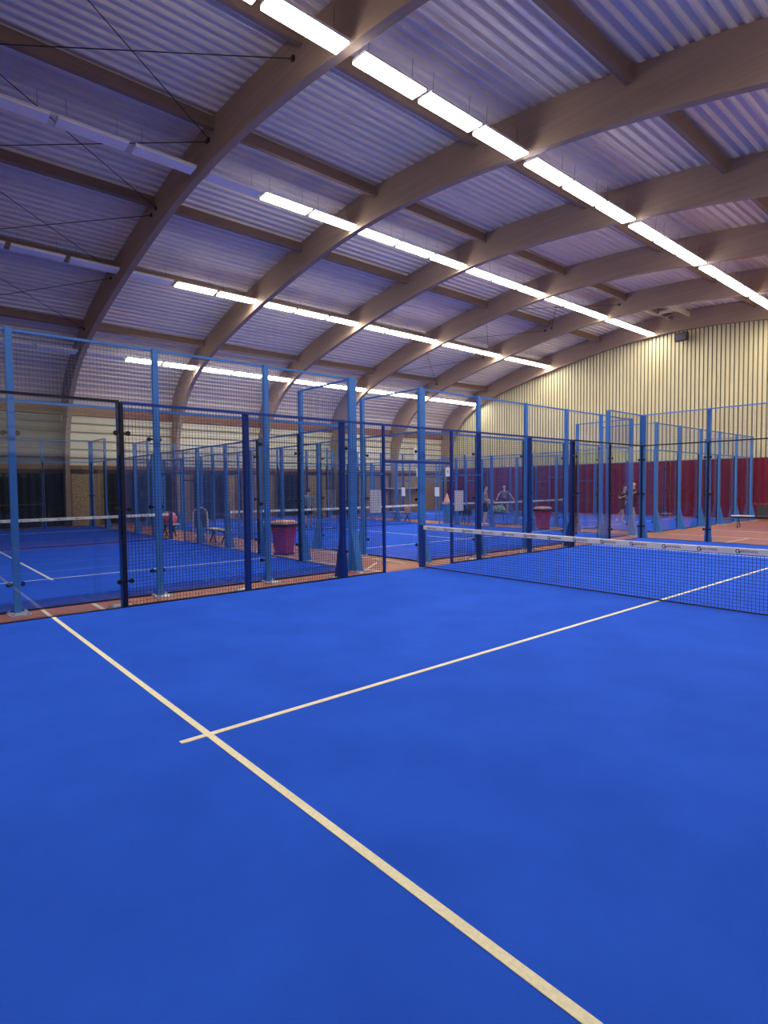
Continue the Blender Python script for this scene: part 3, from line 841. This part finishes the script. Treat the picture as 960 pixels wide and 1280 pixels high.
    if mats.get('hair'):
        b = MB(); bm = bmesh.new(); bmesh.ops.create_icosphere(bm, subdivisions=3, radius=1)
        kill = [v for v in bm.verts if v.co.dot(V((f.x*.8, f.y*.8, -.62))) > .22]
        bmesh.ops.delete(bm, geom=kill, context='VERTS')
        for v in bm.verts: v.co = hd+upv*.045+V((v.co.x*.092, v.co.y*.100, v.co.z*.098))-f*.018-upv*.006
        me = bpy.data.meshes.new('hair'); bm.to_mesh(me); bm.free(); me.materials.append(mats['hair'])
        for p in me.polygons: p.use_smooth = True
        o = bpy.data.objects.new('hair', me); C.objects.link(o); o.parent = root
    for s in (-1, 1):
        b = MB().lathe([(.002,-.010),(.009,-.005),(.011,0),(.009,.005),(.002,.010)], n=8)
        b.xf(Matrix.Translation(hd+f*.070+side*s*.030+upv*.010)); b.build('eye', M['black'], root, True)
    b = MB().box((-.022,-.004,-.005),(.022,.004,.005)); fx = math.atan2(f.y, f.x)+math.pi/2
    b.xf(Matrix.Translation(hd+f*.084-upv*.052) @ Matrix.Rotation(fx, 4, 'Z')); b.build('mouth', M['pink'], root)
    tag(root, label, 'person', 'people on the courts')
    return root
def stand(**kw):
    p = dict(hip=(0,0,.93), chest=(0,.0,1.28), neck=(0,.0,1.46), head=(0,-.02,1.62),
        shL=(.19,0,1.40), elL=(.27,.03,1.12), wrL=(.27,-.06,.88), shR=(-.19,0,1.40), elR=(-.27,.03,1.12), wrR=(-.27,-.06,.88),
        hpL=(.10,0,.88), knL=(.12,-.02,.50), anL=(.12,.03,.09), toeL=(.14,-.14,.045), hpR=(-.10,0,.88), knR=(-.12,-.02,.50), anR=(-.12,.03,.09), toeR=(-.14,-.14,.045))
    p.update(kw); return p
# walking away on the middle court
person((-16.95,5.0,.018), math.radians(245), stand(knR=(-.12,-.10,.52), anR=(-.12,-.14,.09), toeR=(-.13,-.31,.05), knL=(.12,.0,.48), anL=(.12,.30,.17), toeL=(.12,.22,.045), elL=(.30,.10,1.13), elR=(-.30,-.02,1.13), wrR=(-.28,-.2,.95), wrL=(.32,.06,.88)),
   dict(skin=M['skin'], shirt=M['shirt_blue'], shorts=M['shorts_dark'], shoe=M['shorts_dark'], hair=M['hair']), 'person in a grey blue shirt walking beyond the net of the middle court', .97)
person((-12.75,11.55,0), math.radians(120), stand(elL=(.25,-.08,1.14), wrL=(.12,-.28,1.10), elR=(-.25,-.06,1.14), wrR=(-.12,-.28,1.08)),
   dict(skin=M['skin_pale'], shirt=M['shirt_grey'], shorts=M['shorts_dark'], shoe=M['shoe'], hair=M['hair']), 'person in grey shirt standing between the courts beside the green bag')
person((-18.9,20.9,.018), math.radians(60), stand(elL=(.40,-.02,1.18), wrL=(.52,-.12,.95), elR=(-.40,-.02,1.18), wrR=(-.52,-.12,.97), hip=(0,.03,.90), knL=(.2,-.08,.5), anL=(.22,.04,.09), toeL=(.26,-.12,.045), knR=(-.2,-.08,.5), anR=(-.22,.04,.09), toeR=(-.26,-.12,.045)),
   dict(skin=M['skin_pale'], shirt=M['shirt_mauve'], shorts=M['shorts_dark'], shoe=M['shoe'], hair=M['hair_grey']), 'pale haired person with arms out beyond the net of the last cross court')
person((-9.2,17.0,.018), math.radians(75), stand(hip=(0,.05,.90), chest=(0,-.04,1.24), neck=(0,-.10,1.41), head=(0,-.14,1.56), shL=(.19,-.05,1.36), shR=(-.19,-.05,1.36), elL=(.30,-.22,1.30), wrL=(.24,-.45,1.38), elR=(-.32,-.1,1.12), wrR=(-.30,-.32,1.2),
     knR=(-.20,-.22,.52), anR=(-.22,-.18,.09), toeR=(-.23,-.35,.045), hpR=(-.10,.03,.86), hpL=(.10,.05,.86), knL=(.17,.20,.50), anL=(.20,.55,.17), toeL=(.21,.47,.04)),
   dict(skin=M['skin_pale'], shirt=M['shirt_brown'], shorts=M['shirt_brown'], shoe=M['shoe'], hair=M['hair']), 'dark haired player in maroon shirt lunging on the last cross court')
person((-10.0,19.75,.018), math.radians(290), stand(elL=(.33,-.04,1.15), wrL=(.34,-.28,1.05), elR=(-.32,-.03,1.12), wrR=(-.26,-.26,.92), knL=(.17,-.08,.50), anL=(.21,.02,.09), toeL=(.24,-.14,.045), knR=(-.17,-.05,.50), anR=(-.21,.05,.09), toeR=(-.24,-.12,.045)),
   dict(skin=M['skin_pale'], shirt=M['shirt_black'], shorts=M['shirt_black'], shoe=M['shoe']), 'bald player in black shirt and shorts near the burgundy curtain holding a racket', 1.05)
# racket of the last player
r = empty('padel_racket')
pm = Matrix.Translation((-10.0,19.75,.018)) @ Matrix.Rotation(math.radians(290),4,'Z') @ Matrix.Scale(1.05,4)
el_, wr_ = V((.33,-.04,1.15)), V((.34,-.28,1.05))
hand = pm @ (wr_+(wr_-el_).normalized()*.085+V((0,0,-.02)))
yd = V((-.25,-.30,-.92)).normalized(); zd = V((.7,-.7,0)); zd = (zd-yd*zd.dot(yd)).normalized(); xd = yd.cross(zd)
o_ = hand+yd*.22
r.matrix_world = Matrix(((xd.x,yd.x,zd.x,o_.x),(xd.y,yd.y,zd.y,o_.y),(xd.z,yd.z,zd.z,o_.z),(0,0,0,1)))
MB().lathe([(.10,-.019),(.128,-.014),(.13,0),(.128,.014),(.10,.019)], n=24, sy=1.08).build('racket_face', M['racket'], r)
MB().bar((0,-.13,0),(0,-.27,0),.035,.03,sides=8).build('handle', M['black'], r)
tag(r, 'yellow and white padel racket held by the bald player in black', 'racket')

# ------------------------------------------------------------------ camera, world, view
cx, cy, h, yaw, pitch, roll, fl = 3.84343484, -8.60971533, 1.74467893, 2.43228570, -.0432083441, -.00836151105, 724.552146
f = V((math.cos(yaw)*math.cos(pitch), math.sin(yaw)*math.cos(pitch), math.sin(pitch)))
rt = V((math.sin(yaw), -math.cos(yaw), 0)); up = rt.cross(f)
r2 = rt*math.cos(roll)+up*math.sin(roll); u2 = -rt*math.sin(roll)+up*math.cos(roll)
cam = bpy.data.cameras.new('camera'); co = bpy.data.objects.new('camera', cam); C.objects.link(co)
co.matrix_world = Matrix(((r2.x,u2.x,-f.x,cx),(r2.y,u2.y,-f.y,cy),(r2.z,u2.z,-f.z,h),(0,0,0,1)))
cam.sensor_fit = 'HORIZONTAL'; cam.sensor_width = 36; cam.lens = fl/960*36; cam.clip_end = 200; cam.clip_start = .05
sc = bpy.context.scene; sc.camera = co
w = bpy.data.worlds.new('world'); sc.world = w; w.use_nodes = True
w.node_tree.nodes['Background'].inputs[0].default_value = (.02,.02,.03,1); w.node_tree.nodes['Background'].inputs[1].default_value = .3
sc.view_settings.view_transform = 'Standard'; sc.view_settings.look = 'None'; sc.view_settings.gamma = 1; sc.view_settings.exposure = 0.78
sc.view_settings.use_curve_mapping = False
cy_ = sc.cycles; cy_.use_denoising = True; cy_.max_bounces = 8; cy_.diffuse_bounces = 4; cy_.transparent_max_bounces = 24; cy_.glossy_bounces = 3; cy_.sample_clamp_indirect = 8
